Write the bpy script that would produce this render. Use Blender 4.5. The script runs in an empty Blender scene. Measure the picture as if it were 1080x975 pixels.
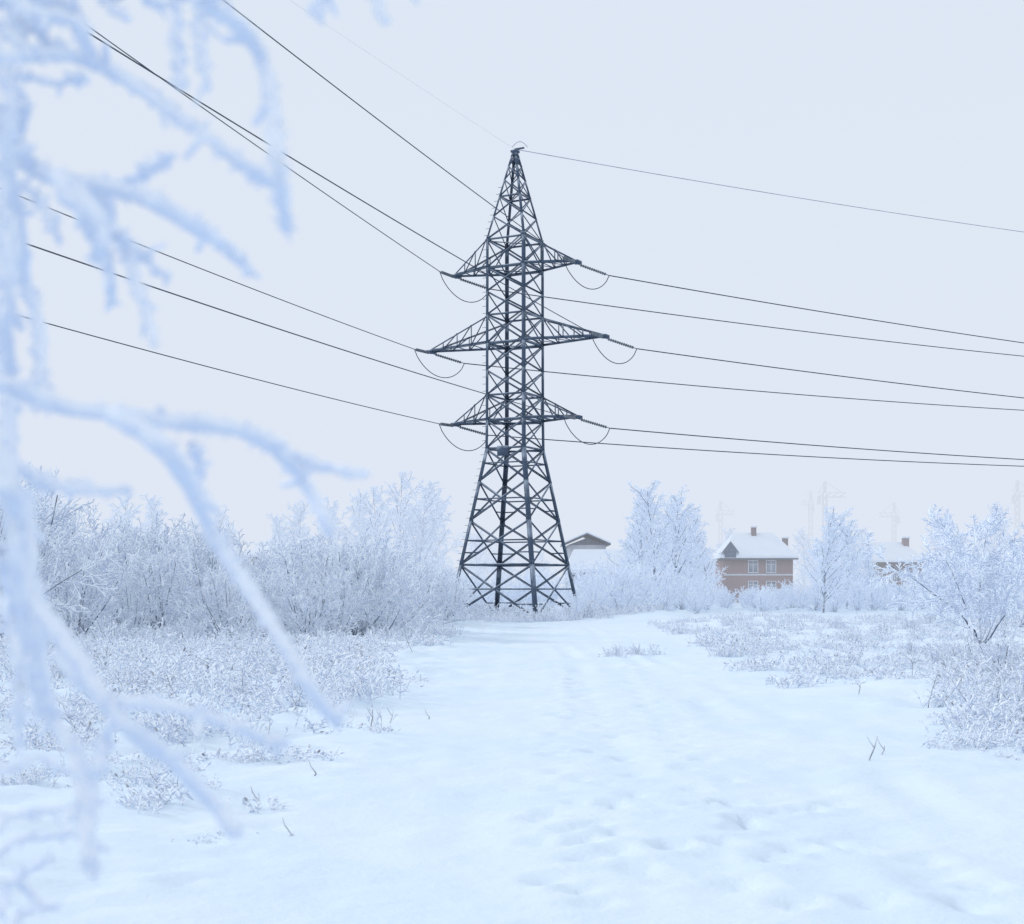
import bpy, math, random
import numpy as np
from mathutils import Vector, Matrix, noise
random.seed(7); np.random.seed(7)
S=bpy.context.scene
C=S.collection

# ---------------------------------------------------------------- materials
def newmat(name):
    m=bpy.data.materials.new(name); m.use_nodes=True
    nt=m.node_tree; b=nt.nodes['Principled BSDF']
    b.inputs['Roughness'].default_value=0.8
    b.inputs['Specular IOR Level'].default_value=0.15
    return m,nt,b
def noisemat(name,c1,c2,scale=3,rough=0.8,bump=0.0,spec=0.15,metal=0.0):
    m,nt,b=newmat(name); N=nt.nodes; L=nt.links
    tc=N.new('ShaderNodeTexCoord'); n=N.new('ShaderNodeTexNoise')
    n.inputs['Scale'].default_value=scale; n.inputs['Detail'].default_value=5
    L.new(tc.outputs['Object'],n.inputs['Vector'])
    r=N.new('ShaderNodeValToRGB'); r.color_ramp.elements[0].position=.35; r.color_ramp.elements[1].position=.65
    r.color_ramp.elements[0].color=(*c1,1); r.color_ramp.elements[1].color=(*c2,1)
    L.new(n.outputs['Fac'],r.inputs['Fac']); L.new(r.outputs['Color'],b.inputs['Base Color'])
    b.inputs['Roughness'].default_value=rough; b.inputs['Specular IOR Level'].default_value=spec
    b.inputs['Metallic'].default_value=metal
    if bump:
        bp=N.new('ShaderNodeBump'); bp.inputs['Strength'].default_value=bump; bp.inputs['Distance'].default_value=.02
        L.new(n.outputs['Fac'],bp.inputs['Height']); L.new(bp.outputs['Normal'],b.inputs['Normal'])
    return m
def frostmat(name,top,bottom,lo=-0.6,hi=0.35,scale=2.5,trans=0.0,glow=0.0):
    """frost settled on the upper sides of twigs; 'glow' stands in for the light ice
    crystals scatter many times between each other (deeper than the bounce limit)"""
    m=bpy.data.materials.new(name); m.use_nodes=True; nt=m.node_tree; N=nt.nodes; L=nt.links
    N.remove(N['Principled BSDF'])
    out=N['Material Output']
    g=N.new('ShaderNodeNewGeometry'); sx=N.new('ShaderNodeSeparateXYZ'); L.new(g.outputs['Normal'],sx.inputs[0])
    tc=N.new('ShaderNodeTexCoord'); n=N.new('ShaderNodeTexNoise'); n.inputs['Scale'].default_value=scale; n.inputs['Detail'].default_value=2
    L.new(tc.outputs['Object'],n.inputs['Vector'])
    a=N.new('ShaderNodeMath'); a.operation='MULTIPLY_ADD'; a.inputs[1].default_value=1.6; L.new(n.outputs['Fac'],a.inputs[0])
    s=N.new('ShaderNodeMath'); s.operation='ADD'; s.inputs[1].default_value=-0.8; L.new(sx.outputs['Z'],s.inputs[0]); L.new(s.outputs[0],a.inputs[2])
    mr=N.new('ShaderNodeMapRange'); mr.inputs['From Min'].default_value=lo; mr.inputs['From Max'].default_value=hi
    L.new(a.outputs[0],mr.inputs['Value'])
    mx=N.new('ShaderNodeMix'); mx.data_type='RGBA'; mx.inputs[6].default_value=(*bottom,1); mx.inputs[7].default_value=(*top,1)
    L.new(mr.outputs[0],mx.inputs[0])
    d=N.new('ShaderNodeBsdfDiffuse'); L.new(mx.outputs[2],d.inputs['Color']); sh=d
    if trans>0:
        t=N.new('ShaderNodeBsdfTranslucent'); L.new(mx.outputs[2],t.inputs['Color'])
        ms=N.new('ShaderNodeMixShader'); ms.inputs[0].default_value=trans
        L.new(d.outputs[0],ms.inputs[1]); L.new(t.outputs[0],ms.inputs[2]); sh=ms
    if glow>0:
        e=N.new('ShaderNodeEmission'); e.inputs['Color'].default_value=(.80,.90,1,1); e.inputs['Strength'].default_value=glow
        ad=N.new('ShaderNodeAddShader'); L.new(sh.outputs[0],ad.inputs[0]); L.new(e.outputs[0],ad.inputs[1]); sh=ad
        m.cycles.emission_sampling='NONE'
    L.new(sh.outputs[0],out.inputs['Surface'])
    return m
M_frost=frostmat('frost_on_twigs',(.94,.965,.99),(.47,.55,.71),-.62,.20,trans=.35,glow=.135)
M_frost_far=frostmat('frost_far_hazed',(.93,.955,.99),(.62,.70,.84),-0.65,0.25,trans=.35,glow=.165)  # distance haze put into the paler base colours
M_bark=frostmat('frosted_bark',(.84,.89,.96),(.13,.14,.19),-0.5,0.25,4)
M_barkfar=frostmat('frosted_bark_far_hazed',(.86,.90,.96),(.38,.41,.50),-0.5,0.25,4,glow=.06)  # bark colours lightened to carry the haze of distance
M_stalk=frostmat('dry_stalk',(.78,.82,.88),(.16,.15,.18),-0.4,0.5,6)
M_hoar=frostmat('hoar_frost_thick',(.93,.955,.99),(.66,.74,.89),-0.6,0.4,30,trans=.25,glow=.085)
M_seed=noisemat('seed_head',(.24,.23,.26),(.72,.75,.82),8)
M_steelfrost=frostmat('frosted_steel',(.50,.57,.67),(.095,.125,.175),0.35,1.05,1.5)
M_wire=noisemat('wire_metal',(.045,.055,.08),(.08,.095,.13),1)
M_wirefrost=noisemat('frosted_wire',(.25,.28,.35),(.40,.44,.52),1)
M_glass=noisemat('insulator_glass',(.10,.12,.14),(.2,.22,.26),8,.3,0,.5)
M_conc=noisemat('concrete',(.3,.31,.33),(.45,.46,.48),4,.9,.3)

def snowmat():
    m,nt,b=newmat('snow'); N=nt.nodes; L=nt.links
    tc=N.new('ShaderNodeTexCoord')
    n1=N.new('ShaderNodeTexNoise'); n1.inputs['Scale'].default_value=.35; n1.inputs['Detail'].default_value=6
    n2=N.new('ShaderNodeTexNoise'); n2.inputs['Scale'].default_value=11; n2.inputs['Detail'].default_value=8; n2.inputs['Roughness'].default_value=.68
    n3=N.new('ShaderNodeTexNoise'); n3.inputs['Scale'].default_value=1.9; n3.inputs['Detail'].default_value=6
    for n in (n1,n2,n3): L.new(tc.outputs['Object'],n.inputs['Vector'])
    r=N.new('ShaderNodeValToRGB'); r.color_ramp.elements[0].position=.3; r.color_ramp.elements[1].position=.7
    r.color_ramp.elements[0].color=(.75,.875,.985,1); r.color_ramp.elements[1].color=(.82,.91,.985,1)
    L.new(n1.outputs['Fac'],r.inputs['Fac']); L.new(r.outputs['Color'],b.inputs['Base Color'])
    b.inputs['Roughness'].default_value=.6; b.inputs['Specular IOR Level'].default_value=.2
    b1=N.new('ShaderNodeBump'); b1.inputs['Strength'].default_value=.5; b1.inputs['Distance'].default_value=.025
    b2=N.new('ShaderNodeBump'); b2.inputs['Strength'].default_value=.5; b2.inputs['Distance'].default_value=.08
    L.new(n2.outputs['Fac'],b1.inputs['Height']); L.new(n3.outputs['Fac'],b2.inputs['Height'])
    L.new(b2.outputs['Normal'],b1.inputs['Normal']); L.new(b1.outputs['Normal'],b.inputs['Normal'])
    return m
M_snow=snowmat()
M_roofsnow=noisemat('roof_snow',(.84,.90,.98),(.88,.93,.985),1)

# ---------------------------------------------------------------- mesh helpers
def mesh_from(name,verts,quads,mats,midx=None,smooth=False):
    me=bpy.data.meshes.new(name)
    v=np.asarray(verts,dtype=np.float32); q=np.asarray(quads,dtype=np.int32)
    me.vertices.add(len(v)); me.vertices.foreach_set('co',v.ravel())
    me.loops.add(q.size); me.loops.foreach_set('vertex_index',q.ravel())
    me.polygons.add(len(q)); me.polygons.foreach_set('loop_start',np.arange(0,q.size,4,dtype=np.int32))
    me.polygons.foreach_set('loop_total',np.full(len(q),4,dtype=np.int32))
    for m in mats: me.materials.append(m)
    if midx is not None: me.polygons.foreach_set('material_index',np.asarray(midx,dtype=np.int32))
    if smooth: me.polygons.foreach_set('use_smooth',np.ones(len(q),dtype=bool))
    me.update(calc_edges=True); me.validate()
    return me
def obj(name,me,parent=None,loc=(0,0,0),rot=(0,0,0),sc=(1,1,1)):
    o=bpy.data.objects.new(name,me); C.objects.link(o)
    o.location=loc; o.rotation_euler=rot; o.scale=sc
    if parent: o.parent=parent
    return o
def empty(name,loc=(0,0,0)):
    e=bpy.data.objects.new(name,None); C.objects.link(e); e.location=loc; e.empty_display_size=.5; return e

def tubes(name,lines,mats,sides=3,smooth=True):
    """lines: list of (points, radii, mat_index)"""
    groups={}
    for pts,rad,mi in lines:
        groups.setdefault(len(pts),[]).append((pts,rad,mi))
    V=[];Q=[];MI=[];off=0
    ang=np.arange(sides)*2*math.pi/sides
    for n,g in groups.items():
        P=np.array([[tuple(p) for p in x[0]] for x in g],dtype=float); R=np.array([x[1] for x in g],dtype=float)
        mi=np.array([x[2] for x in g]); m=len(g)
        T=np.gradient(P,axis=1); T/=np.linalg.norm(T,axis=2,keepdims=True)+1e-9
        ax=P[:,-1]-P[:,0]
        ref=np.where((np.abs(ax[:,2])>np.linalg.norm(ax[:,:2],axis=1))[:,None],np.array([[1.,0.13,0]]),np.array([[0,0.1,1.]]))
        ref=np.repeat(ref[:,None,:],n,axis=1)
        U=np.cross(T,ref); U/=np.linalg.norm(U,axis=2,keepdims=True)+1e-9
        W=np.cross(T,U)
        ring=P[:,:,None,:]+R[:,:,None,None]*(np.cos(ang)[None,None,:,None]*U[:,:,None,:]+np.sin(ang)[None,None,:,None]*W[:,:,None,:])
        V.append(ring.reshape(-1,3))
        base=off+(np.arange(m)[:,None,None]*n+np.arange(n-1)[None,:,None])*sides
        k=np.arange(sides)[None,None,:]; k2=(k+1)%sides
        q=np.stack([base+k2,base+sides+k2,base+sides+k,base+k],axis=-1).reshape(-1,4)
        Q.append(q); MI.append(np.repeat(mi,(n-1)*sides)); off+=m*n*sides
    return mesh_from(name,np.concatenate(V),np.concatenate(Q),mats,np.concatenate(MI),smooth)

class Boxes:
    def __init__(s): s.v=[];s.q=[];s.m=[]
    def box(s,c,x,y,z,mi=0):
        c=Vector(c);b=len(s.v)
        for i in (-1,1):
            for j in (-1,1):
                for k in (-1,1): s.v.append(tuple(c+i*x+j*y+k*z))
        fl=x.cross(y).dot(z)<0
        for f in ((0,1,3,2),(4,6,7,5),(0,4,5,1),(2,3,7,6),(0,2,6,4),(1,5,7,3)):
            t_=[b+t for t in f]
            s.q.append(t_[::-1] if fl else t_); s.m.append(mi)
    def aabox(s,x0,x1,y0,y1,z0,z1,mi=0):
        s.box(((x0+x1)/2,(y0+y1)/2,(z0+z1)/2),Vector(((x1-x0)/2,0,0)),Vector((0,(y1-y0)/2,0)),Vector((0,0,(z1-z0)/2)),mi)
    def angle(s,a,b,w,out,mi=0,t=.018):
        """L-section steel member from a to b, flange width w"""
        a=Vector(a);b=Vector(b);d=b-a;L=d.length
        if L<1e-4:return
        d/=L; o=Vector(out); o=o-d*o.dot(d)
        if o.length<1e-3: o=d.orthogonal()
        o.normalize(); r=d.cross(o)
        u=(o+r).normalized(); v=(o-r).normalized(); c=(a+b)/2
        s.box(c-u*(w/2),u*(w/2),v*(t/2),d*(L/2),mi)
        s.box(c-v*(w/2+t/2),v*(w/2-t/2),u*(t/2),d*(L/2-.001),mi)
    def poly(s,pts,mi=0):
        b=len(s.v); s.v+= [tuple(p) for p in pts]
        if len(pts)==3: s.v.append(tuple(pts[2]+(pts[0]-pts[2])*.001))
        s.q.append([b,b+1,b+2,b+3]); s.m.append(mi)
    def mesh(s,name,mats): return mesh_from(name,s.v,s.q,mats,s.m)

def sm(a,b,x):
    t=min(1,max(0,(x-a)/(b-a))); return t*t*(3-2*t)

# ---------------------------------------------------------------- ground
foot=[]
def trail(x0,y0,n,step,slope,w=.13):
    for i in range(n):
        y=y0+i*step; foot.append((x0+slope*(y-y0)+(w if i%2 else -w)+random.uniform(-.06,.06),y+random.uniform(-.1,.1)))
trail(.3,7.6,40,.62,.035); trail(1.5,7.3,44,.66,.05); trail(-2.3,8,14,.6,.10); trail(.9,9,30,.64,.02)
for i in range(26): foot.append((random.uniform(.2,3.0),random.uniform(7.4,12)))
foot=np.array(foot)
def pathc(y): return 1.2+0.045*y
def ground_h(x,y,fine=True):
    d=abs(x-pathc(y)); w=3.3
    veg=sm(w-1.3,w+3.2,d+1.1*noise.noise((x*.2,y*.25,31)))
    if y>80: veg=max(veg,.6*sm(80,95,y))
    far=sm(140,220,y)
    h=.06*noise.noise((x*.12,y*.12,3.3))+.05*noise.noise((x*.45,y*.3,9))
    h+=veg*(.04+.13*noise.noise((x*.7,y*.7,1.1))+.12*noise.noise((x*1.7,y*1.7,5.1))+.07*noise.noise((x*4.1,y*4.1,2.1)))
    h+=.28*veg*max(0,noise.noise((x*.16+4,y*.16,7.7)))*(1-sm(60,85,y))
    h*=(1-far)
    h+=.50*math.exp(-((x-8.8)/2.6)**2-((y-86)/4)**2)
    h+=.15*math.exp(-((x-13)/4)**2-((y-74)/5)**2)
    h-=.28*math.exp(-((x-0)/9)**2-((y-84)/14)**2)
    if fine and y<70:
        for cx,wd,dp in ((2.75,.20,.07),(1.15,.22,.05),(1.95,.10,.02),(-.6,.16,.02),(3.5,.2,.03)):
            c=cx+.16*math.sin(y*.19+cx)+.008*y
            e=abs(x-c)
            if e<.8:
                k=.35+1.2*noise.noise((cx*7,y*.3,2))+.4*noise.noise((cx*7,y*2.4,2))
                h+=-dp*max(0,k)*math.exp(-(e/wd)**2)+.35*dp*max(0,k)*math.exp(-((e-.34)/.12)**2)
        h+=.020*noise.noise((x*2.2,y*1.3,12))+.010*noise.noise((x*6,y*4,2))
    return h
ys=[-40,-30,-22,-15,-10,-6,-3,-1,1,2.5,4]
y=5.
while y<2600: ys.append(y); y*= 1.0062 if y<70 else (1.012 if y<160 else 1.08)
ys=np.array(ys)
u=np.linspace(-1,1,400)
xs=1.5+np.sign(u)*(np.abs(u)*13+ (np.sinh(np.abs(u)*8.0)/np.sinh(8.0))*1500)
GV=np.zeros((len(ys),len(xs),3),dtype=float)
for j,yy in enumerate(ys):
    for i,xx in enumerate(xs):
        GV[j,i]=(xx,yy,ground_h(float(xx),float(yy)) if (yy<230 and abs(xx)<150) else 0)
for fx,fy in foot:
    jj=np.where(abs(ys-fy)<.5)[0]; ii=np.where(abs(xs-fx)<.5)[0]
    if len(jj) and len(ii):
        sub=GV[jj[0]:jj[-1]+1,ii[0]:ii[-1]+1]
        e=((sub[...,0]-fx)/.085)**2+((sub[...,1]-fy)/.15)**2
        dp=random.uniform(.02,.08)
        sub[...,2]+=-dp*np.exp(-e)+.016*np.exp(-(np.sqrt(e)-1.9)**2*3)
nx=len(xs);ny=len(ys)
idx=np.arange(nx*ny).reshape(ny,nx)
q=np.stack([idx[:-1,:-1],idx[:-1,1:],idx[1:,1:],idx[1:,:-1]],-1).reshape(-1,4)
obj('snow_ground',mesh_from('snow_ground',GV.reshape(-1,3),q,[M_snow],smooth=True))

# ---------------------------------------------------------------- pylon
PX,PY=0.2,91.0
th=math.radians(-28)
ex=Vector((math.cos(th),math.sin(th),0)); ey=Vector((-math.sin(th),math.cos(th),0))
pyl=empty('electricity_pylon',(0,0,0))
O=Vector((PX,PY,-.25))
def hw(z):
    pts=[(0,3.18),(10.9,1.40),(12.7,1.38),(24.2,1.36),(29.9,.14)]
    for (a,wa),(b,wb) in zip(pts,pts[1:]):
        if z<=b: return wa+(wb-wa)*(z-a)/(b-a)
    return .14
def P(i,z):
    sx,sy=((-1,-1),(1,-1),(1,1),(-1,1))[i%4]; w=hw(z)
    return O+ex*(sx*w)+ey*(sy*w)+Vector((0,0,z))
B=Boxes()
levels_low=[0.1,3.5,6.3,8.8,10.9]
levels_mid=[10.9,12.7,14.3,15.9,17.6,19.4,20.9,22.4,24.2]
levels_top=[24.2,25.7,27.0,28.1,29.0,29.6,29.9]
def face(i):
    return (P(i,5)+P(i+1,5))/2-O-Vector((0,0,5))
def mem(a,b,w,i,mi=0): B.angle(a,b,w,face(i),mi)
for i in range(4):
    for seq,w in ((levels_low,.23),(levels_mid,.18),(levels_top,.12)):
        for a,b in zip(seq,seq[1:]):
            p,q_=P(i,a),P(i,b); B.angle(p,q_,w,(p-O).normalized()*1.0)
    for seq,w in ((levels_low,.10),(levels_mid,.075),(levels_top,.06)):
        for a,b in zip(seq,seq[1:]):
            f=face(i).normalized()*.012
            mem(P(i,a)+f,P(i+1,b)+f,w,i); mem(P(i+1,a)-f*1.6,P(i,b)-f*1.6,w,i)
    for a,b in zip(levels_low[:-1],levels_low[1:]):
        f=face(i).normalized()*.03
        wa,wb=hw(a),hw(b); t=wa/(wa+wb); zc=a+(b-a)*t
        if a>3 or a<1: mem(P(i,zc)-f,P(i+1,zc)-f,.055,i)
        if a<7:
            for s_ in (0,1):
                mem(P(i+s_,(a+zc)/2)-f, P(i+s_,a).lerp(P(i+1-s_,b),t*.5)-f,.05,i)
    for z in (3.5,10.9,12.7,14.3,17.6,19.4,22.4,24.2,27.0):
        mem(P(i,z),P(i+1,z),.13 if z in (12.7,17.6,22.4) else .085,i)
for z in (10.9,12.7,17.6,22.4,24.2):
    B.angle(P(0,z)-Vector((0,0,.08)),P(2,z)-Vector((0,0,.08)),.07,(0,0,1)); B.angle(P(1,z)-Vector((0,0,.2)),P(3,z)-Vector((0,0,.2)),.07,(0,0,1))
tips={}
def arm(side,zl,zu,L,key):
    tip=O+ex*(side*L)+Vector((0,0,zl))
    ia,ib=((1,2) if side>0 else (0,3))
    dn=Vector((0,0,-1))
    lo=[P(ia,zl),P(ib,zl)]; up=[P(ia,zu),P(ib,zu)]
    tl=[tip+ey*(-.22),tip+ey*(.22)]
    n=4 if L>5 else 3
    for k in (0,1):
        B.angle(lo[k],tl[k],.15,dn+ey*(k*2-1)); B.angle(up[k],tl[k]+Vector((0,0,.12)),.085,Vector((0,0,1))+ey*(k*2-1))
        pl=[lo[k].lerp(tl[k],j/n) for j in range(n+1)]; pu=[up[k].lerp(tl[k]+Vector((0,0,.12)),j/n) for j in range(n+1)]
        for j in range(n):
            if j>0: B.angle(pl[j],pu[j],.05,ey)
            if j<n-1: B.angle(pu[j],pl[j+1],.05,ey)
    for j in range(n):
        a,b=lo[0].lerp(tl[0],j/n),lo[1].lerp(tl[1],(j+1)/n); c,d=lo[1].lerp(tl[1],j/n),lo[0].lerp(tl[0],(j+1)/n)
        z=Vector((0,0,.03))
        B.angle(a+z,b+z,.05,dn); B.angle(b,d,.05,dn)
    B.box(tip+Vector((0,0,.02)),ex*.22,ey*.3,Vector((0,0,.09)))
    tips[key]=tip+Vector((0,0,-.08))
arm(1,22.4,24.2,4.35,'TR'); arm(-1,22.4,24.2,4.35,'TL')
arm(1,17.6,19.3,6.25,'MR'); arm(-1,17.6,19.3,6.25,'ML')
arm(1,12.7,14.3,4.4,'BR'); arm(-1,12.7,14.3,4.4,'BL')
B.box(O+Vector((0,0,29.95)),ex*.22,ey*.22,Vector((0,0,.07)))
B.box(O+ex*.3+Vector((0,0,30.1)),ex*.35,ey*.04,Vector((0,0,.05)))
for i in range(4):
    for z in (3.5,6.3,10.9,12.7,17.6,22.4,24.2):
        p=P(i,z)
        for dlt in (face(i),face(i-1)):
            dn=dlt.normalized(); t_=Vector((-dn.y,dn.x,0))
            inw=t_ if t_.dot(O-p)>0 else -t_
            B.box(p+inw*.14-dn*.035,inw*.14,dn*.008,Vector((0,0,.22)))
for k in range(60):
    z=1.5+k*.45; p=P(0,z) if z<28 else None
    if p: B.box(p-ex*.12,ex*.13,ey*.012,Vector((0,0,.012)))
B.box(P(0,10.8).lerp(P(1,10.8),.45)+Vector((0,0,-.1)),ex*.38,ey*.03,Vector((0,0,.32)))
obj('steel_lattice',B.mesh('steel_lattice',[M_steelfrost]),pyl)
F=Boxes()
for i in range(4):
    p=P(i,0.0)
    F.box(p,ex*.38,ey*.38,Vector((0,0,.38)),0)
    F.box(p+Vector((0,0,.43)),ex*.34,ey*.34,Vector((0,0,.05)),1)
obj('footings',F.mesh('footings',[M_conc,M_roofsnow]),pyl)

A=Vector((-.37,-.93,0)).normalized(); Bd=Vector((.86,.5,0)).normalized()
wires=[];ins=[];jump=[]
def string(p,d,drop):
    end=p+d*2.35+Vector((0,0,-drop)); n=30
    pts=[p.lerp(end,j/(n-1)) for j in range(n)]
    r=[.03 if (j<3 or j>n-4) else (.105 if j%2 else .035) for j in range(n)]
    ins.append((pts,r,0)); return end
def px2u(x): return (x-540)/1500
def wire(p,d,x,yv,sag,rad,end=190):
    u_=px2u(x); t=(u_*p.y-p.x)/(d.x-u_*d.y)
    Y=p.y+d.y*t; z=1.8+(620-yv)*Y/1500
    a=(z-p.z-sag*t*t)/t
    ts=[end*(j/70)for j in range(71)]
    pts=[Vector((p.x+d.x*s,p.y+d.y*s,p.z+a*s+sag*s*s)) for s in ts]
    wires.append((pts,[rad]*71,0))
spec={'TR':((235,0),(1080,362)),'TL':((68,10),(1080,376)),'MR':((50,8),(1080,420)),'ML':((65,225),(1080,433)),'BR':((30,258),(1080,485)),'BL':((20,333),(1080,492))}
for k,(l,r) in spec.items():
    t=tips[k]
    ea=string(t-ey*.2,A,.12); eb=string(t+ey*.2,Bd,.45)
    wire(ea,A,l[0],l[1],3.5e-4,.025,120); wire(eb,Bd,r[0],r[1],3.2e-4,.036)
    n=19
    pts=[]
    for j in range(n):
        s=j/(n-1); p=ea.lerp(eb,s); f=1-(2*s-1)**2; f=f**.75
        p=p+Vector((0,0,-1.35*f)); pts.append(p)
    jump.append((pts,[.028]*n,0))
peak=O+Vector((0,0,30.1))
_w=wires; wires=[]
wire(peak,A,482,118,3e-4,.004,120); wire(peak,Bd,1080,245,3.2e-4,.024)
gw=wires; wires=_w
pts=[peak+ex*(.0+.9*s)+A*(.5*(1-s))+Vector((0,0,.35*math.sin(s*math.pi))) for s in [j/9 for j in range(10)]]
gw.append((pts,[.02]*10,0))
obj('insulator_strings',tubes('insulators',ins,[M_glass],8),pyl)
obj('jumper_loops',tubes('jumpers',jump,[M_wire],5),pyl)
pw=empty('power_lines')
obj('conductor_wires',tubes('wires',wires,[M_wire],5),pw)
obj('ground_wire',tubes('gwire',gw,[M_wirefrost],5),pw)

# ---------------------------------------------------------------- vegetation generator
def grow(out,p,d,L,r,lv,sp):
    s=sp[lv]; n=s['seg']; pts=[p.copy()]; rad=[r]; dd=d.normalized(); step=L/n
    for i in range(n):
        dd=(dd+Vector((random.gauss(0,s['wig']),random.gauss(0,s['wig']),random.gauss(0,s['wig'])+s['up']))).normalized()
        p=p+dd*step; pts.append(p.copy()); rad.append(max(r*(1-(i+1)/n*s.get('tap',.75)),sp[-1]))
    out.append((pts,rad,s['m']))
    if lv+1<len(sp)-1:
        c=sp[lv+1]; k=s['n']
        for j in range(k):
            t=s.get('st',.15)+(1-s.get('st',.15))*(j+random.random())/k
            f=t*n; i0=min(int(f),n-1); q_=pts[i0].lerp(pts[i0+1],f-i0); dr=(pts[i0+1]-pts[i0]).normalized()
            ax=dr.orthogonal().normalized(); ax=Matrix.Rotation(random.uniform(0,2*math.pi),3,dr)@ax
            a=math.radians(random.gauss(c['ang'],9)); nd=dr*math.cos(a)+ax*math.sin(a)
            shape=1-s.get('cone',.5)*t
            grow(out,q_,nd,L*c['len']*shape*random.uniform(.7,1.25),max(rad[i0]*c['rr'],sp[-1]),lv+1,sp)
def shrub(h,stems,rt,n1=9,n2=6,spread=38,m0=1):
    out=[]
    sp=[dict(seg=7,wig=.07,up=.03,m=m0,n=n1,cone=.35,st=.12),
        dict(seg=4,wig=.12,up=.02,m=0,n=n2,len=.42,ang=38,rr=.6,cone=.4,st=.1),
        dict(seg=3,wig=.16,up=-.02,m=0,n=3,len=.42,ang=40,rr=.7,cone=.3),
        dict(seg=2,wig=.1,up=0,m=0,n=0,len=.45,ang=40,rr=.9),rt]
    for i in range(stems):
        a=random.uniform(0,2*math.pi); e=math.radians(abs(random.gauss(0,spread*.6)))
        d=Vector((math.cos(a)*math.sin(e),math.sin(a)*math.sin(e),math.cos(e)))
        grow(out,Vector((math.cos(a)*.25*random.random(),math.sin(a)*.25*random.random(),-.1)),d,h*random.uniform(.65,1.05)*(1-.2*e),.016+.007*h,0,sp)
    return out
def birch(h,rt,nb=26,n1=9,n2=6,droop=-.12,r0=.13,ang=42,bl=.34):
    out=[]
    sp=[dict(seg=12,wig=.035,up=.02,m=1,n=nb,cone=.58,st=.12,tap=.85),
        dict(seg=6,wig=.08,up=.05,m=1,n=n1,len=bl,ang=ang,rr=.45,cone=.4,st=.1),
        dict(seg=4,wig=.12,up=droop,m=0,n=n2,len=.42,ang=42,rr=.6,cone=.3,st=.1),
        dict(seg=3,wig=.12,up=droop*1.2,m=0,n=0,len=.5,ang=40,rr=.8),rt]
    grow(out,Vector((0,0,-.2)),Vector((0,0,1)),h,r0,0,sp); return out
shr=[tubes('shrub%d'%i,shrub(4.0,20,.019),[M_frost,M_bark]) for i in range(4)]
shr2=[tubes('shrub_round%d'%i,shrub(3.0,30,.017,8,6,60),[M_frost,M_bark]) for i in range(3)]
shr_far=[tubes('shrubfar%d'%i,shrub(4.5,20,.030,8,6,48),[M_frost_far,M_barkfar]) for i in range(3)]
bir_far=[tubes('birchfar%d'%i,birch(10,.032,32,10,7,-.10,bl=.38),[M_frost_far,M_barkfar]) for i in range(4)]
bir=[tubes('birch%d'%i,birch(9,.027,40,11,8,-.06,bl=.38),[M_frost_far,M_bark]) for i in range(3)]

def place(par,name,meshes,x,y,s,sz=None,dz=-.05):
    return obj(name,random.choice(meshes),par,(x,y,ground_h(x,y,False)+dz),(random.gauss(0,.04),random.gauss(0,.04),random.uniform(0,6.28)),(s,s,(sz or s)))
par=empty('frosted_thicket')
for k in range(130):
    y=random.uniform(47,84); px=random.uniform(-250,470)
    x=(px-540)/1500*y
    if x>-3.6: continue
    s=random.uniform(.6,1.08)
    if px<90 and random.random()<.5: s*=1.3
    if px>250: s*=.85
    place(par,'shrub',shr if random.random()<.5 else shr2,x,y,s)
for (px,y,s) in ((15,46,1.35),(60,50,1.15),(-40,44,1.4),(-120,45,1.3),(300,60,.9),(350,58,.95),(400,62,.95),(440,66,.9),(470,72,.85),(330,64,1.0),(250,62,1.0),(380,70,1.1),(140,58,1.05),(180,60,1.05),(450,80,.9),(475,84,.8)):
    place(par,'shrub',shr2 if px>240 else shr,(px-540)/1500*y,y,s)
par=empty('frosted_undergrowth')
for k in range(110):
    y=random.uniform(96,150); px=random.uniform(-200,1300); s=random.uniform(.4,.75)
    if 745<px<850: s=.38
    if 880<px<985: s=.42
    if 580<px<650 and y>120: continue
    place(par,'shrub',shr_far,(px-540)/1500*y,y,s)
for (px,y,s) in ((625,97,.6),(640,100,.75),(610,102,.6),(655,99,.75),(500,98,.6),(480,95,.7),(520,103,.55),(548,105,.45),(575,104,.6),(632,108,.8),(615,112,.75),(672,99,.7),(720,112,.7),(745,110,.55),(820,112,.40),(905,105,.5),(1060,90,.8),(1090,85,.8),(950,110,.5),
   (765,118,.45),(785,122,.38),(805,116,.36),(835,120,.5),(860,108,.6),(880,103,.5),(920,112,.5),(935,118,.55),(905,125,.75),(975,108,.65),(995,112,.85),(700,104,.7),(680,106,.75),(660,106,.7),(735,104,.5),(608,90,.35),(590,86,.22),(466,90,.55),(482,92,.45)):
    place(par,'shrub',shr_far,(px-540)/1500*y,y,s)
par=empty('distant_frosted_trees')
for k in range(140):
    y=random.uniform(165,330); px=random.uniform(-500,1600); s=random.uniform(.6,1.05)*(y/200)**.5
    if 560<px<1000: s*=.7
    if (740<px<850 or 590<px<650 or 920<px<985) and y<215: continue
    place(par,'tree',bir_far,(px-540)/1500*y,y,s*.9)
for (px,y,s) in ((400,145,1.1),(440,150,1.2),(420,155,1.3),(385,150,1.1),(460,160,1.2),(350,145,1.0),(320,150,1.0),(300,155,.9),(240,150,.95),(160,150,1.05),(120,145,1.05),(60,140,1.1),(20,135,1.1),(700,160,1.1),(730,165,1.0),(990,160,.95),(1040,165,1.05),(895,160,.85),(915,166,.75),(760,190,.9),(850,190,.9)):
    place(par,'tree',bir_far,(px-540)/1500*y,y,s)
for (px,y,s) in ((690,112,1.04),(668,116,.9),(712,118,.98),(678,108,.75),(728,124,.88),(745,126,.68),(868,98,.74),(893,118,.75),(880,104,.6),(918,122,.5),(1010,130,.7),(1095,120,.8)):
    place(None,'birch_tree',bir,(px-540)/1500*y,y,s)
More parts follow.
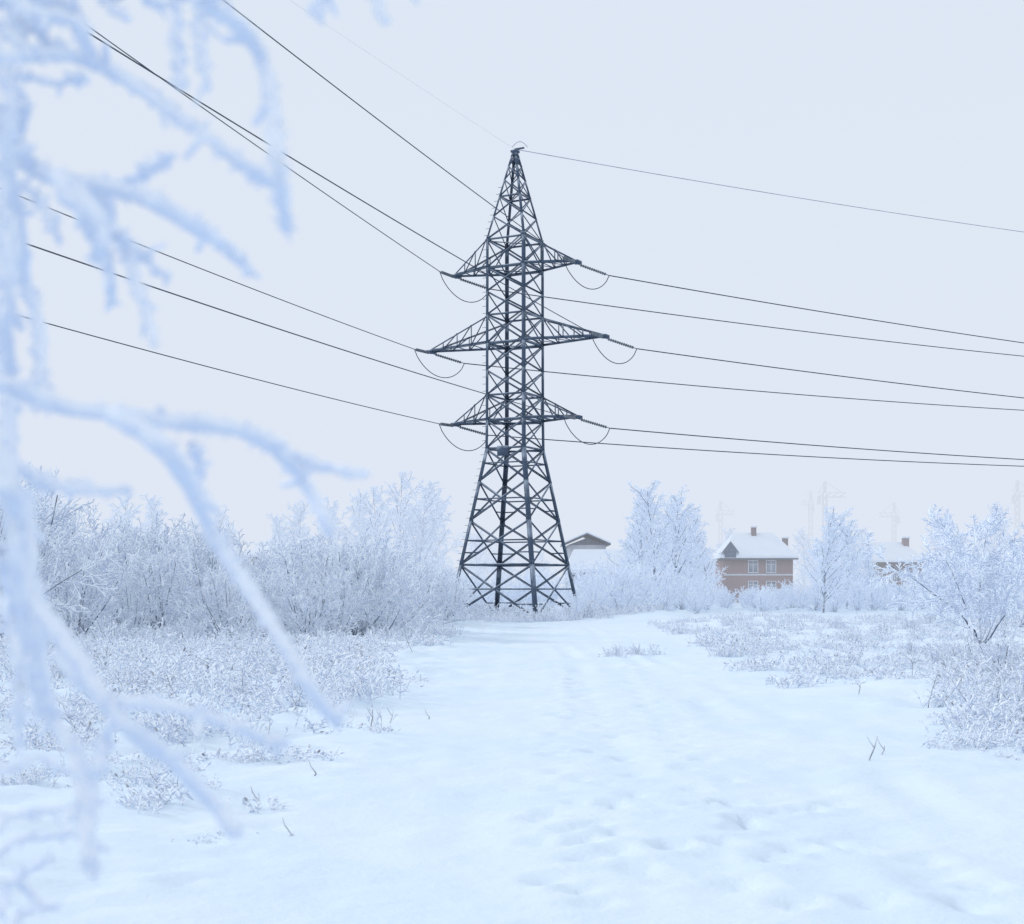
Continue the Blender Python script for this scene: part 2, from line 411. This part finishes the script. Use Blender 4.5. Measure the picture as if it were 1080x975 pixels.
def young():
    out=[]
    sp=[dict(seg=8,wig=.09,up=.05,m=1,n=11,cone=.45,st=.15),
        dict(seg=5,wig=.10,up=.0,m=0,n=9,len=.45,ang=42,rr=.5,cone=.4,st=.12),
        dict(seg=4,wig=.12,up=-.03,m=0,n=7,len=.42,ang=42,rr=.6,cone=.3),
        dict(seg=3,wig=.1,up=-.03,m=0,n=0,len=.45,ang=45,rr=.85),.0135]
    for a,e in ((0,10),(1.2,30),(2.6,38),(3.6,30),(4.9,36),(5.7,48),(.5,50),(3.1,52),(2.0,22)):
        e=math.radians(e); d=Vector((math.cos(a)*math.sin(e),math.sin(a)*math.sin(e)*.8,math.cos(e)))
        grow(out,Vector((0,0,.25)),d,random.uniform(2.6,3.5),.034,0,sp)
    out.append(([Vector((0,0,-.3)),Vector((0,0,.0)),Vector((.01,0,.35))],[.10,.085,.06],1))
    return out
place(None,'young_frosted_tree',[tubes('youngtree',young(),[M_frost,M_bark],4)],(1035-540)/1500*38.5,38.5,1.05)

def tuft(n,h,spread,seed_p=.5,r=.009,dark=.16):
    out=[]
    for i in range(n):
        a=random.uniform(0,6.28); e=abs(random.gauss(0,.34)); b=Vector((random.gauss(0,spread),random.gauss(0,spread),-.03))
        d=Vector((math.cos(a)*math.sin(e),math.sin(a)*math.sin(e),math.cos(e)))
        L=h*random.uniform(.35,1.15); pts=[b];p=b.copy(); mm=1 if random.random()<dark else 0
        rr=r*(.6 if mm else 1); rad=[rr]
        for j in range(5):
            d=(d+Vector((math.cos(a)*.08,math.sin(a)*.08,-.05))+Vector((random.gauss(0,.06),random.gauss(0,.06),0))).normalized()
            p=p+d*L/5; pts.append(p.copy()); rad.append(rr*(1-.1*j))
        out.append((pts,rad,mm))
        for j in range(random.randint(3,8)):
            q_=pts[random.randint(1,5)]; dd=(d+Vector((random.gauss(0,.7),random.gauss(0,.7),random.gauss(.1,.4)))).normalized()
            l=random.uniform(.05,.16)*(h+.15)*1.3
            out.append(([q_,q_+dd*l*.5,q_+dd*l+Vector((0,0,-.01))],[r*.9,r*1.9,r*.9],0))
        if random.random()<seed_p:
            out.append(([p,p+d*.02,p+d*.05,p+d*.07],[r*.8,r*1.9,r*1.6,r*.5],2 if random.random()<.2 else 0))
    return out
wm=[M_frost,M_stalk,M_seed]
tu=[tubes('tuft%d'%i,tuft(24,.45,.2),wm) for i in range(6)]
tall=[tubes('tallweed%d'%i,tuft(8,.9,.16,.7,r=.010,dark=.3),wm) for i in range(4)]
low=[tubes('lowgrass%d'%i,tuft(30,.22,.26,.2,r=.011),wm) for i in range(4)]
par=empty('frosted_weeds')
def weed(x,y,ms,s): place(par,'weed',ms,x,y,s,dz=-.03)
for k in range(1900):
    y=16+ (62-16)*random.random()**.8
    x=-2.0-abs(random.gauss(0,1))*.7-random.random()**1.2*(.36*y+6)
    c=noise.noise((x*.30,y*.30,8))
    if c<-.12+random.gauss(0,.12): continue
    r=random.random()
    if r<.38: weed(x,y,tu,random.uniform(.5,1.25))
    elif r<.50: weed(x,y,tall,random.uniform(.55,1.1))
    else: weed(x,y,low,random.uniform(.6,1.4))
for k in range(190):
    y=9.5+9*random.random()**.6; x=-2.1-random.random()*(.36*y)
    if noise.noise((x*.6,y*.6,3))<-.05: continue
    weed(x,y,low if random.random()<.6 else tu,random.uniform(.25,.75))
for k in range(1200):
    y=24+55*random.random()**.8; x=pathc(y)+2.6+random.random()**1.1*(.36*y)
    if noise.noise((x*.3,y*.3,18))<-.08+random.gauss(0,.1): continue
    weed(x,y,low if random.random()<.55 else tu,random.uniform(.4,1.1))
for k in range(260):
    y=random.uniform(15.5,36); x=(random.uniform(990,1250)-540)/1500*y
    weed(x,y,random.choice((low,tu,tu,tall)),random.uniform(.4,.95))
for k in range(190):
    y=random.uniform(84,98); x=random.uniform(-7,9)
    weed(x,y,tall if random.random()<.5 else tu,random.uniform(.7,1.3))
for k in range(130):
    i=random.randrange(4); p=P(i,0)
    weed(p.x+random.gauss(0,1.1),p.y+random.gauss(-.3,.7),tu if random.random()<.6 else tall,random.uniform(.8,1.5))
for (px,py) in ((650,692),(664,690),(678,692),(690,691),(640,693),(780,668),(808,690),(820,688),(855,690),(398,776),(405,772),(385,742),(1040,792),(1060,800),(985,760),(200,812),(165,830),(270,850)):
    y=2700/(py-620); weed((px-540)/1500*y,y,tall if py in(776,668) else (tu if py<760 else low),random.uniform(.4,.7))
st=[]
for (px,py,dx,dz,dy) in ((915,805,.10,.28,0),(780,668,-.5,.7,0),(1000,780,.02,.2,.1),(905,735,.03,.25,0),(268,850,.02,.16,.1),(300,877,.05,.03,.1),(165,833,-.04,.15,0),(785,690,.2,.3,.1),(928,800,.05,.12,0),(390,772,.03,.35,.0),(402,770,-.04,.28,.1),(410,765,.05,.2,.1),(330,820,.02,.08,0),(450,760,.04,.06,0),(1015,770,-.06,.14,.1)):
    y=2700/(py-620); x=(px-540)/1500*y; z=ground_h(x,y)
    b=Vector((x,y,z-.03)); e=b+Vector((dx,dy,dz)); m_=b.lerp(e,.5)+Vector((.02,0,.02))
    st.append(([b,m_,e],[.009,.007,.004],0)); st.append(([m_,m_+Vector((-.05,0,.07)),m_+Vector((-.07,.02,.12))],[.005,.004,.003],0))
for k in range(70):   # bare forked stems standing in the weeds
    y=random.uniform(20,52); px=random.choice((random.uniform(0,440),random.uniform(960,1080),random.uniform(0,440))); x=(px-540)/1500*y
    if x>-2.5 and px<500: continue
    z=ground_h(x,y,False); b=Vector((x,y,z-.03)); l=random.uniform(.2,.6); e=b+Vector((random.gauss(0,.18),random.gauss(0,.15),l))
    m_=b.lerp(e,.55)+Vector((random.gauss(0,.05),0,.02))
    st.append(([b,b.lerp(m_,.5)+Vector((random.gauss(0,.02),0,0)),m_,e],[.008,.007,.006,.003],0))
    for q_ in range(2): st.append(([m_,m_+Vector((random.gauss(0,.08),0,.08)),m_+Vector((random.gauss(0,.12),.02,.17))],[.005,.004,.003],0))
obj('dry_twigs',tubes('dry_twigs',st,[M_stalk],4))
par=empty('snowy_low_shrubs')
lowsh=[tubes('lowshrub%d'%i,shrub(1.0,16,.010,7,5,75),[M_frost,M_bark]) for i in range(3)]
for (px,y,s) in ((1015,30,.75),(1050,28,.8),(1080,26,.85),(1030,33,.8),(1065,22,.65),(1085,19,.65),(1045,18,.4),(990,32,.5),(960,36,.5),(1110,24,.9),(1060,25,.8),(1095,22,.8),(1005,34,.6),(1075,31,.9),(670,38,.38),(650,39,.3),(900,46,.5),(930,52,.6),(960,58,.7),(880,60,.6),(1000,56,.8),(1040,60,1.),(1070,55,1.1),(980,66,.9),(60,40,.8),(120,42,.9),(200,44,.9),(260,46,.9),(330,47,.9),(390,50,.9),(20,36,.8),(160,38,.6),(300,40,.6),(90,33,.6),(410,56,.9),(440,58,.8),(520,88,.8),(545,86,.6),(570,87,.7),(600,88,1.0),(485,89,1.2),(505,87,.7),(615,90,1.2)):
    place(par,'low_shrub',lowsh,(px-540)/1500*y,y,s)

# ---------------------------------------------------------------- houses
def brickmat(name,c1,c2,mo,scale=3.0):
    m,nt,b=newmat(name); N=nt.nodes; L=nt.links
    tc=N.new('ShaderNodeTexCoord'); sx=N.new('ShaderNodeSeparateXYZ'); cb=N.new('ShaderNodeCombineXYZ')
    L.new(tc.outputs['Object'],sx.inputs[0]); ad=N.new('ShaderNodeMath'); L.new(sx.outputs['X'],ad.inputs[0]); L.new(sx.outputs['Y'],ad.inputs[1])
    L.new(ad.outputs[0],cb.inputs[0]); L.new(sx.outputs['Z'],cb.inputs[1])
    br=N.new('ShaderNodeTexBrick'); br.inputs['Scale'].default_value=scale; br.inputs['Color1'].default_value=(*c1,1); br.inputs['Color2'].default_value=(*c2,1); br.inputs['Mortar'].default_value=(*mo,1)
    L.new(cb.outputs[0],br.inputs['Vector']); L.new(br.outputs['Color'],b.inputs['Base Color']); return m
M_brick=brickmat('red_brick',(.31,.18,.175),(.25,.145,.145),(.36,.29,.29))
M_brick2=brickmat('brown_brick',(.17,.11,.11),(.21,.13,.13),(.28,.24,.24))
M_white=noisemat('white_trim',(.62,.65,.70),(.7,.73,.78),3)
M_pane=noisemat('window_pane',(.16,.19,.25),(.3,.35,.43),.7,.2,0,.6)
M_blue=noisemat('blue_siding',(.04,.08,.15),(.06,.11,.19),3)
M_dark=noisemat('dark_roof',(.08,.09,.12),(.13,.14,.18),3)
M_plaster=noisemat('pale_plaster',(.55,.58,.65),(.62,.65,.71),2)
HM=[M_brick,M_white,M_pane,M_roofsnow,M_dark,M_blue,M_brick2,M_plaster]
def window(B_,x,y,z,w,h):
    B_.aabox(x-w/2,x+w/2,y-.02,y+.1,z,z+h,2)
    for a,b,c,d in ((x-w/2-.1,x-w/2,z,z+h),(x+w/2,x+w/2+.1,z,z+h)): B_.aabox(a,b,y-.08,y+.1,c,d,1)
    B_.aabox(x-w/2-.1,x+w/2+.1,y-.08,y+.1,z+h,z+h+.1,1); B_.aabox(x-w/2-.12,x+w/2+.12,y-.14,y+.1,z-.12,z,1)
    B_.aabox(x-.04,x+.04,y-.06,y-.021,z,z+h,1); B_.aabox(x-w/2,x-.041,y-.06,y-.021,z+h*.68,z+h*.74,1); B_.aabox(x+.041,x+w/2,y-.06,y-.021,z+h*.68,z+h*.74,1)
def gable_house(name,x,y,w,d,eave,ridge,wall,rot=0,ridge_axis='x',hip=0,gable_m=None,extra=None,roofm=3,wins=((.25,.75),),wz=(1.4,)):
    e=empty(name,(x,y,0)); e.rotation_euler=(0,0,rot)
    W=Boxes(); W.aabox(-w/2,w/2,0,d,-.3,eave,wall); obj('walls',W.mesh('walls',HM),e)
    R=Boxes(); o=.5
    a=Vector((-w/2-o,-o,eave)); b=Vector((w/2+o,-o,eave)); c=Vector((w/2+o,d+o,eave)); f=Vector((-w/2-o,d+o,eave))
    if ridge_axis=='x':
        r0=Vector((-w/2-o+hip,d/2,ridge)); r1=Vector((w/2+o-hip,d/2,ridge))
        up=Vector((0,0,.32))
        for k,(m_,off) in enumerate(((4,Vector((0,0,.02))),(roofm,up))):
            A_,B__,C_,D_,E_,F_=[v+off for v in (a,b,c,f,r0,r1)]
            R.poly([A_,B__,F_,E_],m_); R.poly([C_,D_,E_,F_],m_)
            R.poly([D_,A_,E_],m_); R.poly([B__,C_,F_],m_)
        for p,q_ in ((a,b),(b,c),(c,f),(f,a)): R.poly([p+Vector((0,0,.02)),q_+Vector((0,0,.02)),q_+up,p+up],roofm)
        R.poly([a,f,c,b],4)
        R.aabox(-w/2-o-.03,w/2+o+.03,-o-.05,-o-.01,eave-.16,eave+.02,4)
    else:
        r0=Vector((0,-o,ridge)); r1=Vector((0,d+o,ridge)); up=Vector((0,0,.3))
        for m_,off in ((4,Vector((0,0,0))),(roofm,up)):
            R.poly([a+off,r0+off,r1+off,f+off],m_); R.poly([b+off,c+off,r1+off,r0+off],m_)
        for p,q_ in ((a,r0),(r0,b),(f,r1),(r1,c)): R.poly([p,q_,q_+up*.5,p+up*.5],4); R.poly([p+up*.5,q_+up*.5,q_+up,p+up],roofm)
        g0=Vector((-w/2,0,eave+.001)); g1=Vector((w/2,0,eave+.001)); g2=Vector((0,0,ridge-.35))
        R.poly([g0,g1,g2],gable_m if gable_m is not None else wall)
        R.poly([g0+Vector((0,d,0)),g1+Vector((0,d,0)),g2+Vector((0,d,0))],gable_m if gable_m is not None else wall)
    obj('roof',R.mesh('roof',HM),e)
    D=Boxes()
    for z in wz:
        for row in wins:
            for t in row: window(D,-w/2+w*t,-.03,z,1.0,1.3)
    obj('windows',D.mesh('windows',HM),e)
    if extra:
        X=Boxes(); extra(X); obj('chimneys_and_trim',X.mesh('trim',HM),e)
    return e
def ex1(X):
    X.aabox(-.3,.25,2.9,3.5,7.6,8.9,6); X.aabox(-.38,.33,2.82,3.58,8.9,9.1,3)
    X.aabox(3.3,3.9,2.4,3.0,5.8,7.6,6); X.aabox(3.22,3.98,2.32,3.08,7.6,7.78,3)
    X.aabox(-4.0,-2.7,-.6,2.0,5.3,6.0,5)
    X.poly([Vector((-4.1,-.62,6.0)),Vector((-2.6,-.62,6.0)),Vector((-3.35,-.62,7.0))],5)
    X.poly([Vector((-4.4,-.8,5.85)),Vector((-3.35,-.8,7.2)),Vector((-3.35,2.4,7.2)),Vector((-4.4,2.4,5.85))],3)
    X.poly([Vector((-2.3,-.8,5.85)),Vector((-2.3,2.4,5.85)),Vector((-3.35,2.4,7.2)),Vector((-3.35,-.8,7.2))],3)
    X.aabox(-4.0,4.0,-.06,-.002,3.2,3.38,1)
gable_house('brick_house',(800-540)/1500*165,165,8.0,7,5.2,8.0,0,.0,'x',2.2,extra=ex1,wins=((.42,.68),),wz=(1.2,3.6))
gable_house('gabled_house',(619-540)/1500*150,150,4.0,8,6.3,7.4,7,0,'y',gable_m=4,wins=((.3,.7),),wz=(4.4,))
gable_house('snow_roofed_house',(632-540)/1500*135,135,5.2,6,3.2,5.2,7,0,'x',0.8,wins=((.3,.7),),wz=(1.2,))
def ex3(X):
    X.aabox(2.6,3.3,2.6,3.2,5.8,8.0,6); X.aabox(2.5,3.4,2.5,3.3,8.0,8.2,3); X.aabox(-2.6,-2.1,2.6,3.1,6.2,7.5,6)
gable_house('brown_brick_house',(945-540)/1500*175,175,7.5,7,4.9,7.2,6,0.25,'x',1.5,extra=ex3,wins=((.25,.5,.8),),wz=(2.6,))
gable_house('village_house',(200-540)/1500*150,150,5.5,7,5.0,7.0,7,.4,'y',gable_m=4)
gable_house('village_house',(288-540)/1500*160,160,6.5,7,5.2,7.2,7,-.5,'x',.5)
gable_house('village_house',(1075-540)/1500*190,190,9,7,5.0,8.0,7,-.2,'x',1.5)

M_haze=noisemat('hazed_steel',(.40,.43,.50),(.46,.49,.56),1)  # crane steel coloured pale blue-grey to paint in the haze
def crane(px,py,jib,y):
    e=empty('tower_crane',((px-540)/1500*y,y,0)); Z=1.8+(620-py)*y/1500; K=Boxes(); w=.55
    for sx in(-1,1):
        for sy in(-1,1): K.aabox(sx*w-.1,sx*w+.1,sy*w-.1,sy*w+.1,0,Z,0)
    z=0
    while z<Z-2:
        K.angle((-w,-w,z),(w,-w,z+2),.16,(0,-1,0)); K.angle((w,w,z),(-w,w,z+2),.16,(0,1,0)); z+=2
    s=1 if jib>0 else -1; L=abs(jib)*y/1500
    def bx(x0,x1,*r): K.aabox(min(s*x0,s*x1),max(s*x0,s*x1),*r)
    bx(-L*.35,L,-.3,.3,Z-1.1,Z-.8); bx(-L*.35,L,-.15,.15,Z+.3,Z+.45)
    n=max(4,int(L/2.2))
    for j in range(n): K.angle((s*(-L*.35+j*1.35*L/n),0,Z-1),(s*(-L*.35+(j+1)*1.35*L/n),0,Z+.4),.18,(0,1,0))
    bx(-.4,.4,-.4,.4,Z+.46,Z+3.5); bx(-L*.35,-L*.22,-.8,.8,Z-3,Z-1.12)
    K.angle((0,0,Z+3.5),(s*L*.8,0,Z+.4),.12,(0,1,0)); K.angle((0,0,Z+3.5),(-s*L*.3,0,Z+.4),.12,(0,1,0))
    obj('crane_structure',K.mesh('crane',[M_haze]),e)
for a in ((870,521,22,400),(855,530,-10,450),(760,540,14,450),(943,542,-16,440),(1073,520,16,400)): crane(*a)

# winter mist lying over the far fields (homogeneous, so it fades with real distance)
mm=bpy.data.materials.new('mist'); mm.use_nodes=True; nt=mm.node_tree; N=nt.nodes; L=nt.links
N.remove(N['Principled BSDF'])
sig=.0064; FC=(.745,.805,.915)
ab=N.new('ShaderNodeVolumeAbsorption'); ab.inputs['Color'].default_value=(0,0,0,1); ab.inputs['Density'].default_value=sig
em=N.new('ShaderNodeEmission'); em.inputs['Color'].default_value=(*FC,1); em.inputs['Strength'].default_value=sig  # glow added to stand in for skylight the mist scatters
ad=N.new('ShaderNodeAddShader'); L.new(ab.outputs[0],ad.inputs[0]); L.new(em.outputs[0],ad.inputs[1]); L.new(ad.outputs[0],N['Material Output'].inputs['Volume'])
MB=Boxes(); MB.aabox(-900,900,120,1500,-3,60)
obj('mist',MB.mesh('mist',[mm]))

# ---------------------------------------------------------------- foreground birch with hoar frost
def W3(px,py,dep): return Vector(((px-540)/1500*dep,dep,1.8+(620-py)/1500*dep))
BR=[
 ([(-60,50),(0,60),(60,57),(105,68),(160,103),(210,138),(262,178),(296,196)],10,1.45),
 ([(190,-60),(215,0),(250,25),(275,60),(285,100),(290,150),(296,195),(303,246)],10,1.36),
 ([(182,-50),(184,0),(187,45),(192,95)],7,1.45),
 ([(200,-40),(208,0),(213,45),(220,92)],7,1.40),
 ([(-60,130),(0,150),(40,180),(100,195),(150,207),(200,235),(240,262),(268,290)],12,1.48),
 ([(105,196),(140,190),(165,175),(182,163)],7,1.48),
 ([(60,185),(88,225),(112,275),(118,322)],10,1.46),
 ([(80,200),(108,240),(100,275)],10,1.45),
 ([(98,195),(125,250),(148,310),(166,366)],7,1.44),
 ([(122,250),(150,270),(178,296)],6,1.45),
 ([(-30,100),(5,160),(20,240),(28,300),(42,350),(40,430)],10,1.50),
 ([(-60,300),(-5,340),(8,400),(8,470),(12,560),(25,640),(45,740),(75,790),(88,850),(96,925)],12,1.48),
 ([(8,200),(14,260),(6,330),(12,400)],9,1.50),
 ([(-40,395),(5,405),(70,430),(130,437),(180,445),(240,450),(290,472),(325,515),(350,560)],11,1.45),
 ([(285,470),(330,488),(385,502)],7,1.43),
 ([(120,437),(170,470),(203,515),(225,565),(262,620),(300,680),(330,730),(358,764)],10,1.41),
 ([(203,470),(214,500)],6,1.43),
 ([(15,490),(45,508),(90,517),(138,517)],8,1.46),
 ([(-20,500),(15,560),(30,620),(78,690),(128,760),(178,800),(222,845),(256,884)],12,1.43),
 ([(60,690),(110,735),(165,742),(230,760),(300,787)],8,1.40),
 ([(124,755),(108,785),(104,815)],7,1.45),
 ([(75,785),(100,830),(95,880),(100,920)],7,1.48),
 ([(-30,620),(10,660),(20,720),(18,790)],8,1.55),
 ([(-30,-20),(30,12),(80,25),(96,62)],9,1.45),
 ([(20,-40),(60,5),(88,30)],8,1.47),
 ([(95,-40),(108,-5),(128,18)],7,1.45),
 ([(120,-30),(160,-5),(178,8)],6,1.45),
 ([(330,-60),(338,-10),(335,18)],7,1.40),
 ([(380,-60),(398,-10),(403,24)],7,1.40),
 ([(28,520),(32,600),(38,680),(60,770)],9,1.52),
 ([(-40,560),(0,590),(12,640),(30,700),(40,760)],10,1.56),
 ([(-40,470),(2,500),(22,570),(40,640),(48,720)],9,1.54),
 ([(-40,870),(10,862),(75,850)],6,1.6),([(-40,892),(20,886),(85,878)],6,1.6),([(-30,960),(10,930),(55,905)],6,1.6),
 ([(-40,800),(0,812),(40,800),(66,812)],5,1.6),([(-30,990),(20,965),(60,955)],6,1.6),([(-30,920),(20,930),(48,960)],6,1.6),
 ([(40,180),(20,150),(30,110)],8,1.48),([(60,57),(40,30),(44,0),(50,-40)],8,1.46),
 ([(0,60),(12,110),(8,160)],9,1.47),([(-20,20),(10,35),(40,60),(70,50)],9,1.50),
 ([(-30,-40),(0,-10),(22,22),(18,60)],8,1.50),([(-30,-5),(15,5),(50,-5),(80,8)],7,1.48),([(-30,75),(25,80),(60,88),(92,80)],6,1.50),
 ([(-30,165),(10,190),(45,215),(60,250)],7,1.5),([(-30,210),(0,240),(4,300),(22,350)],8,1.55),
]
def resample(pts,step):
    P_=[pts[0]]+pts+[pts[-1]]; out=[]
    for i in range(1,len(P_)-2):
        a,b,c,d=P_[i-1],P_[i],P_[i+1],P_[i+2]; n=max(2,int((c-b).length/step))
        for j in range(n):
            t=j/n
            out.append(.5*((2*b)+(c-a)*t+(2*a-5*b+4*c-d)*t*t+(3*b-a-3*c+d)*t**3))
    out.append(pts[-1]); return out
tr=[]
TX,TY=-1.25,1.75
for pts,r,dep in BR:
    raw=[W3(x,y_,dep+.05*math.sin(i*1.3+r)) for i,(x,y_) in enumerate(pts)]
    if pts[0][0]<=-20:
        p0=raw[0]; raw=[Vector((TX,TY,p0.z+.1 if p0.z>1.4 else p0.z+.45)),Vector(((TX+p0.x)/2,(TY+p0.y)/2,p0.z+(.12 if p0.z>1.4 else .3)))]+raw
    elif pts[0][1]<0:
        p0=raw[0]; raw=[Vector((TX,TY,p0.z+.55)),Vector(((TX+p0.x)/2,(TY+p0.y)/2,p0.z+.38))]+raw
    rs=resample(raw,.006); n=len(rs); sd=random.uniform(0,99)
    rad=[]
    for i,p in enumerate(rs):
        base=r*.00096*(1-.3*i/n)
        k=1+.38*noise.noise((i*.16,sd,0))+.22*noise.noise((i*.5,sd,5))
        if i>n-4: k*=(n-i)/5+.15
        rad.append(base*k)
    tr.append((rs,rad,0))
    for i in range(0,n-1,1):
        for _ in range(2):
            d=Vector((random.gauss(0,1),random.gauss(0,1),random.gauss(0,1))).normalized(); l=random.uniform(.2,1.0)*.008
            p=rs[i]+(rs[i+1]-rs[i])*random.random(); q_=p+d*(rad[i]*.6)
            tr.append(([q_,q_+d*l*.6,q_+d*(l+.004)],[.0032,.0026,.0010],0))
    for i in range(8,n-4,random.randint(11,17)):
        d=Vector((random.gauss(0,.7),random.gauss(0,.5),random.gauss(-.4,.6))).normalized(); l=random.uniform(.012,.03)
        p=rs[i]; tr.append(([p,p+d*l*.5,p+d*l,p+d*(l+.004)],[rad[i]*.7,rad[i]*.6,rad[i]*.5,.001],0))
fb=empty('frosted_birch_tree')
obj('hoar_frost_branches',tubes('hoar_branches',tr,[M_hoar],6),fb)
tk=[Vector((TX-.12,TY+.05,-.2)),Vector((TX-.05,TY,1)),Vector((TX,TY,2)),Vector((TX+.03,TY,3.2)),Vector((TX-.05,TY+.05,5))]
tk=resample(tk,.1)
obj('trunk',tubes('trunk',[(tk,[.11-.075*i/len(tk)+.006*noise.noise((i*.7,0,0)) for i in range(len(tk))],0)],[M_bark],12),fb)

# ---------------------------------------------------------------- light
w=bpy.data.worlds.new('World'); S.world=w; w.use_nodes=True
nt=w.node_tree; N=nt.nodes; L=nt.links; bg=N['Background']
sky=N.new('ShaderNodeTexSky'); sky.sky_type='NISHITA'; sky.sun_disc=False
el,az=math.radians(25),math.radians(292)
sky.sun_elevation=el; sky.sun_rotation=az
tc=N.new('ShaderNodeTexCoord'); sx=N.new('ShaderNodeSeparateXYZ'); L.new(tc.outputs['Generated'],sx.inputs[0])
nz=N.new('ShaderNodeTexNoise'); nz.inputs['Scale'].default_value=1.6; nz.inputs['Detail'].default_value=3; L.new(tc.outputs['Generated'],nz.inputs['Vector'])
ma=N.new('ShaderNodeMath'); ma.operation='MULTIPLY_ADD'; ma.inputs[1].default_value=.10; L.new(nz.outputs['Fac'],ma.inputs[0]); L.new(sx.outputs['Z'],ma.inputs[2])
rp=N.new('ShaderNodeValToRGB'); L.new(ma.outputs[0],rp.inputs['Fac'])
e=rp.color_ramp.elements; e[0].position=.05; e[0].color=(.755,.812,.920,1); e[1].position=.48; e[1].color=(.730,.808,.920,1)
x_=rp.color_ramp.elements.new(.2); x_.color=(.748,.812,.920,1)
sc=N.new('ShaderNodeVectorMath'); sc.operation='SCALE'; sc.inputs['Scale'].default_value=.08; L.new(sky.outputs[0],sc.inputs[0])
mx=N.new('ShaderNodeMix'); mx.data_type='RGBA'; mx.inputs[0].default_value=.985; L.new(sc.outputs[0],mx.inputs[6]); L.new(rp.outputs[0],mx.inputs[7])
L.new(mx.outputs[2],bg.inputs['Color']); bg.inputs['Strength'].default_value=1.0
sl=bpy.data.lights.new('sun','SUN'); sl.energy=1.45; sl.angle=math.radians(10); sl.color=(1,.985,.97)
so=bpy.data.objects.new('sun',sl); C.objects.link(so)
dirv=Vector((math.sin(az)*math.cos(el),math.cos(az)*math.cos(el),math.sin(el)))
so.rotation_euler=dirv.to_track_quat('Z','Y').to_euler()

# ---------------------------------------------------------------- camera
cd=bpy.data.cameras.new('camera'); cam=bpy.data.objects.new('camera',cd); C.objects.link(cam)
cam.location=(0,0,1.8); cam.rotation_euler=(math.radians(90),0,0)
cd.lens=50; cd.sensor_width=36; cd.shift_y=(620-487.5)/1080
cd.clip_start=.05; cd.clip_end=5000
cd.dof.use_dof=True; cd.dof.focus_distance=80; cd.dof.aperture_fstop=4.9
S.camera=cam
S.view_settings.view_transform='Standard'; S.view_settings.look='None'; S.view_settings.exposure=0
